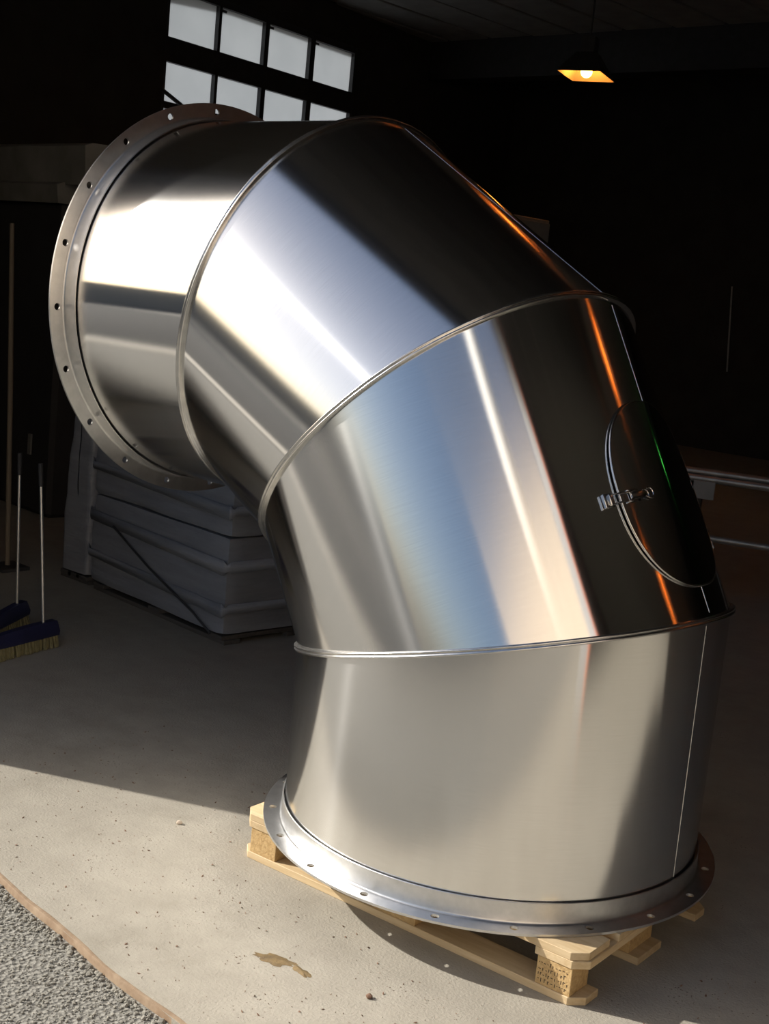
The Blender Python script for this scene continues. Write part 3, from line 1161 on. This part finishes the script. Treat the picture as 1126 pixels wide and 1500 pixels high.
# grey cabinet far behind, only its top corner shows above the duct
cab = thing('metal_cabinet', 'tall grey metal cabinet far back, its top corner showing above the duct', 'cabinet', (-5.42, 6.40, 0), 0)
box('cabinet_body', (-0.5, -0.75, 0.05), (0.49, 0.6, 2.50), GREYPAINT, cab, bevel=0.008)
box('plinth', (-0.46, -0.70, 0.0), (0.45, 0.56, 0.05), DARKSTEEL, cab)
for y0, y1 in ((-0.73, -0.08), (-0.07, 0.58)):
    box('door', (0.491, y0, 0.08), (0.512, y1, 2.47), GREYPAINT, cab, bevel=0.003)

# ---------------------------------------------------------------- sodium lamps
def make_lamp(label, loc, rotz, half=(0.285, 0.205), bulb=BULB_LOW):
    t = thing('ceiling_lamp', label, 'lamp', loc, rotz, 'sodium ceiling lamps')
    top, h = 0.09, 0.20
    def frustum(name, grow, m, z0):
        bm = bmesh.new()
        q = ((-1, -1), (1, -1), (1, 1), (-1, 1))
        lo = [bm.verts.new((sx * (half[0] + grow), sy * (half[1] + grow), z0)) for sx, sy in q]
        hi = [bm.verts.new((sx * (top + grow), sy * (top + grow), h + grow)) for sx, sy in q]
        for i in range(4):
            bm.faces.new((lo[i], lo[(i + 1) % 4], hi[(i + 1) % 4], hi[i]))
        bm.faces.new(hi)
        return bm_obj(name, bm, m, t)
    frustum('reflector', 0.0, REFLECTOR, 0.0)
    frustum('lamp_shell', 0.005, DARKSTEEL, 0.001)
    box('gear_box', (-0.07, -0.07, h + 0.008), (0.07, 0.07, h + 0.16), DARKSTEEL, t, bevel=0.006)
    tube('hanger', [(0, 0, h + 0.16), (0, 0, CEIL_Z - loc[2])], 0.009, DARKSTEEL, t, seg=8)
    bm = bmesh.new()
    bmesh.ops.create_uvsphere(bm, u_segments=20, v_segments=12, radius=0.055)
    for v in bm.verts:
        v.co = Vector((v.co.x, v.co.y, v.co.z + 0.04))
    bm_obj('bulb', bm, bulb, t, smooth_angle=80)
    return t

make_lamp('square orange glowing lamp under the dark ceiling, upper right', (-5.13, 7.60, 3.9), radians(109), bulb=BULB)
make_lamp('overhead sodium lamp mirrored as an orange streak along the second duct segment', (-1.9, 3.9, 4.2), radians(100))
make_lamp('overhead sodium lamp mirrored as an orange streak above the hatch', (2.36, 3.9, 4.2), radians(100))
make_lamp('overhead sodium lamp mirrored as an orange streak below the hatch', (5.2, 3.9, 4.2), radians(100))
gl = thing('green_light', 'small green indicator light high at the back, mirrored on the hatch', 'light', (2.65, 9.8, 4.40))
box('housing', (-0.12, 0.0, -0.05), (0.12, 0.05, 0.25), DARKSTEEL, gl, bevel=0.005)
box('lens', (-0.04, -0.012, -0.02), (0.04, 0.0, 0.06), GREENLAMP, gl, bevel=0.004)
tube('hanger', [(0, 0.02, 0.24), (0, 0.02, 0.60)], 0.008, DARKSTEEL, gl)

# ---------------------------------------------------------------- marks and bits on the floor
def flat_patch(name, outline, m, h, seed):
    bm = bmesh.new()
    rnd = random.Random(seed)
    n = len(outline)
    cx = sum(p[0] for p in outline) / n
    cy = sum(p[1] for p in outline) / n
    rim = [bm.verts.new((x, y, 0.0006)) for x, y in outline]
    mid = [bm.verts.new((cx + (x - cx) * .55, cy + (y - cy) * .55, h * rnd.uniform(.5, 1))) for x, y in outline]
    c_ = bm.verts.new((cx, cy, h))
    for i in range(n):
        j = (i + 1) % n
        bm.faces.new((rim[i], rim[j], mid[j], mid[i]))
        bm.faces.new((mid[i], mid[j], c_))
    return bm_obj(name, bm, m, smooth_angle=60)

def ring_pts(cx, cy, a, b, rot, seed, n=22, j=.25):
    rnd = random.Random(seed)
    out = []
    for i in range(n):
        t = 2 * pi * i / n
        k = 1 + rnd.uniform(-j, j)
        x, y = a * k * cos(t), b * k * sin(t)
        out.append((cx + x * cos(rot) - y * sin(rot), cy + x * sin(rot) + y * cos(rot)))
    return out

bm_a = flat_patch('mud_patch', ring_pts(0.0, -0.893, 0.058, 0.024, radians(20), 1), MUD, 0.004, 2)
tag(bm_a, 'larger dark brown patch of dried mud on the sunlit concrete', 'patch')
bm_b = flat_patch('mud_patch', ring_pts(0.085, -0.880, 0.034, 0.013, radians(-5), 5), MUD, 0.004, 3)
tag(bm_b, 'small orange brown tail patch beside the larger mud patch', 'patch')

def pebble(name, x, y, s, m, label, seed):
    bm = bmesh.new()
    bmesh.ops.create_icosphere(bm, subdivisions=2, radius=s)
    rnd = random.Random(seed)
    for v in bm.verts:
        v.co *= rnd.uniform(.82, 1.15)
        v.co.z = v.co.z * 0.7 + s * 0.6
    return tag(bm_obj(name, bm, m, loc=(x, y, 0), smooth_angle=50), label, 'pebble')
pebble('pebble', 0.283, -0.834, 0.0085, LEAF, 'small dark stone on the sunlit concrete in front of the pallet', 3)
pebble('pebble', -0.808, -0.551, 0.009, TANWALL, 'small pale stone on the sunlit concrete left of the pallet', 5)

def build_bits():
    bm = bmesh.new()
    rnd = random.Random(12)
    for i in range(900):
        x = rnd.uniform(-1.6, 0.9)
        y = rnd.uniform(-1.25, 0.1)
        if y < edge_y(x) + 0.03 or (-0.6 < x < 0.75 and y > -0.6):
            continue
        a = rnd.uniform(0, 6.28)
        L_ = rnd.choice((0.0015, 0.0018, 0.002, 0.0022, 0.0026, 0.003, 0.004, 0.006))
        w = L_ * rnd.uniform(.3, .8)
        z = rnd.uniform(0.001, 0.004)
        v = [bm.verts.new((x + px * cos(a) - py * sin(a), y + px * sin(a) + py * cos(a), 0.0005 + pz)) for px, py, pz in
             ((-L_, 0, 0), (0, -w, 0), (L_, 0, z), (0, w, 0), (0, 0, z))]
        for q in range(4):
            bm.faces.new((v[q], v[(q + 1) % 4], v[4]))
    o = bm_obj('litter_bits', bm, LEAF)
    o['kind'] = 'stuff'
build_bits()
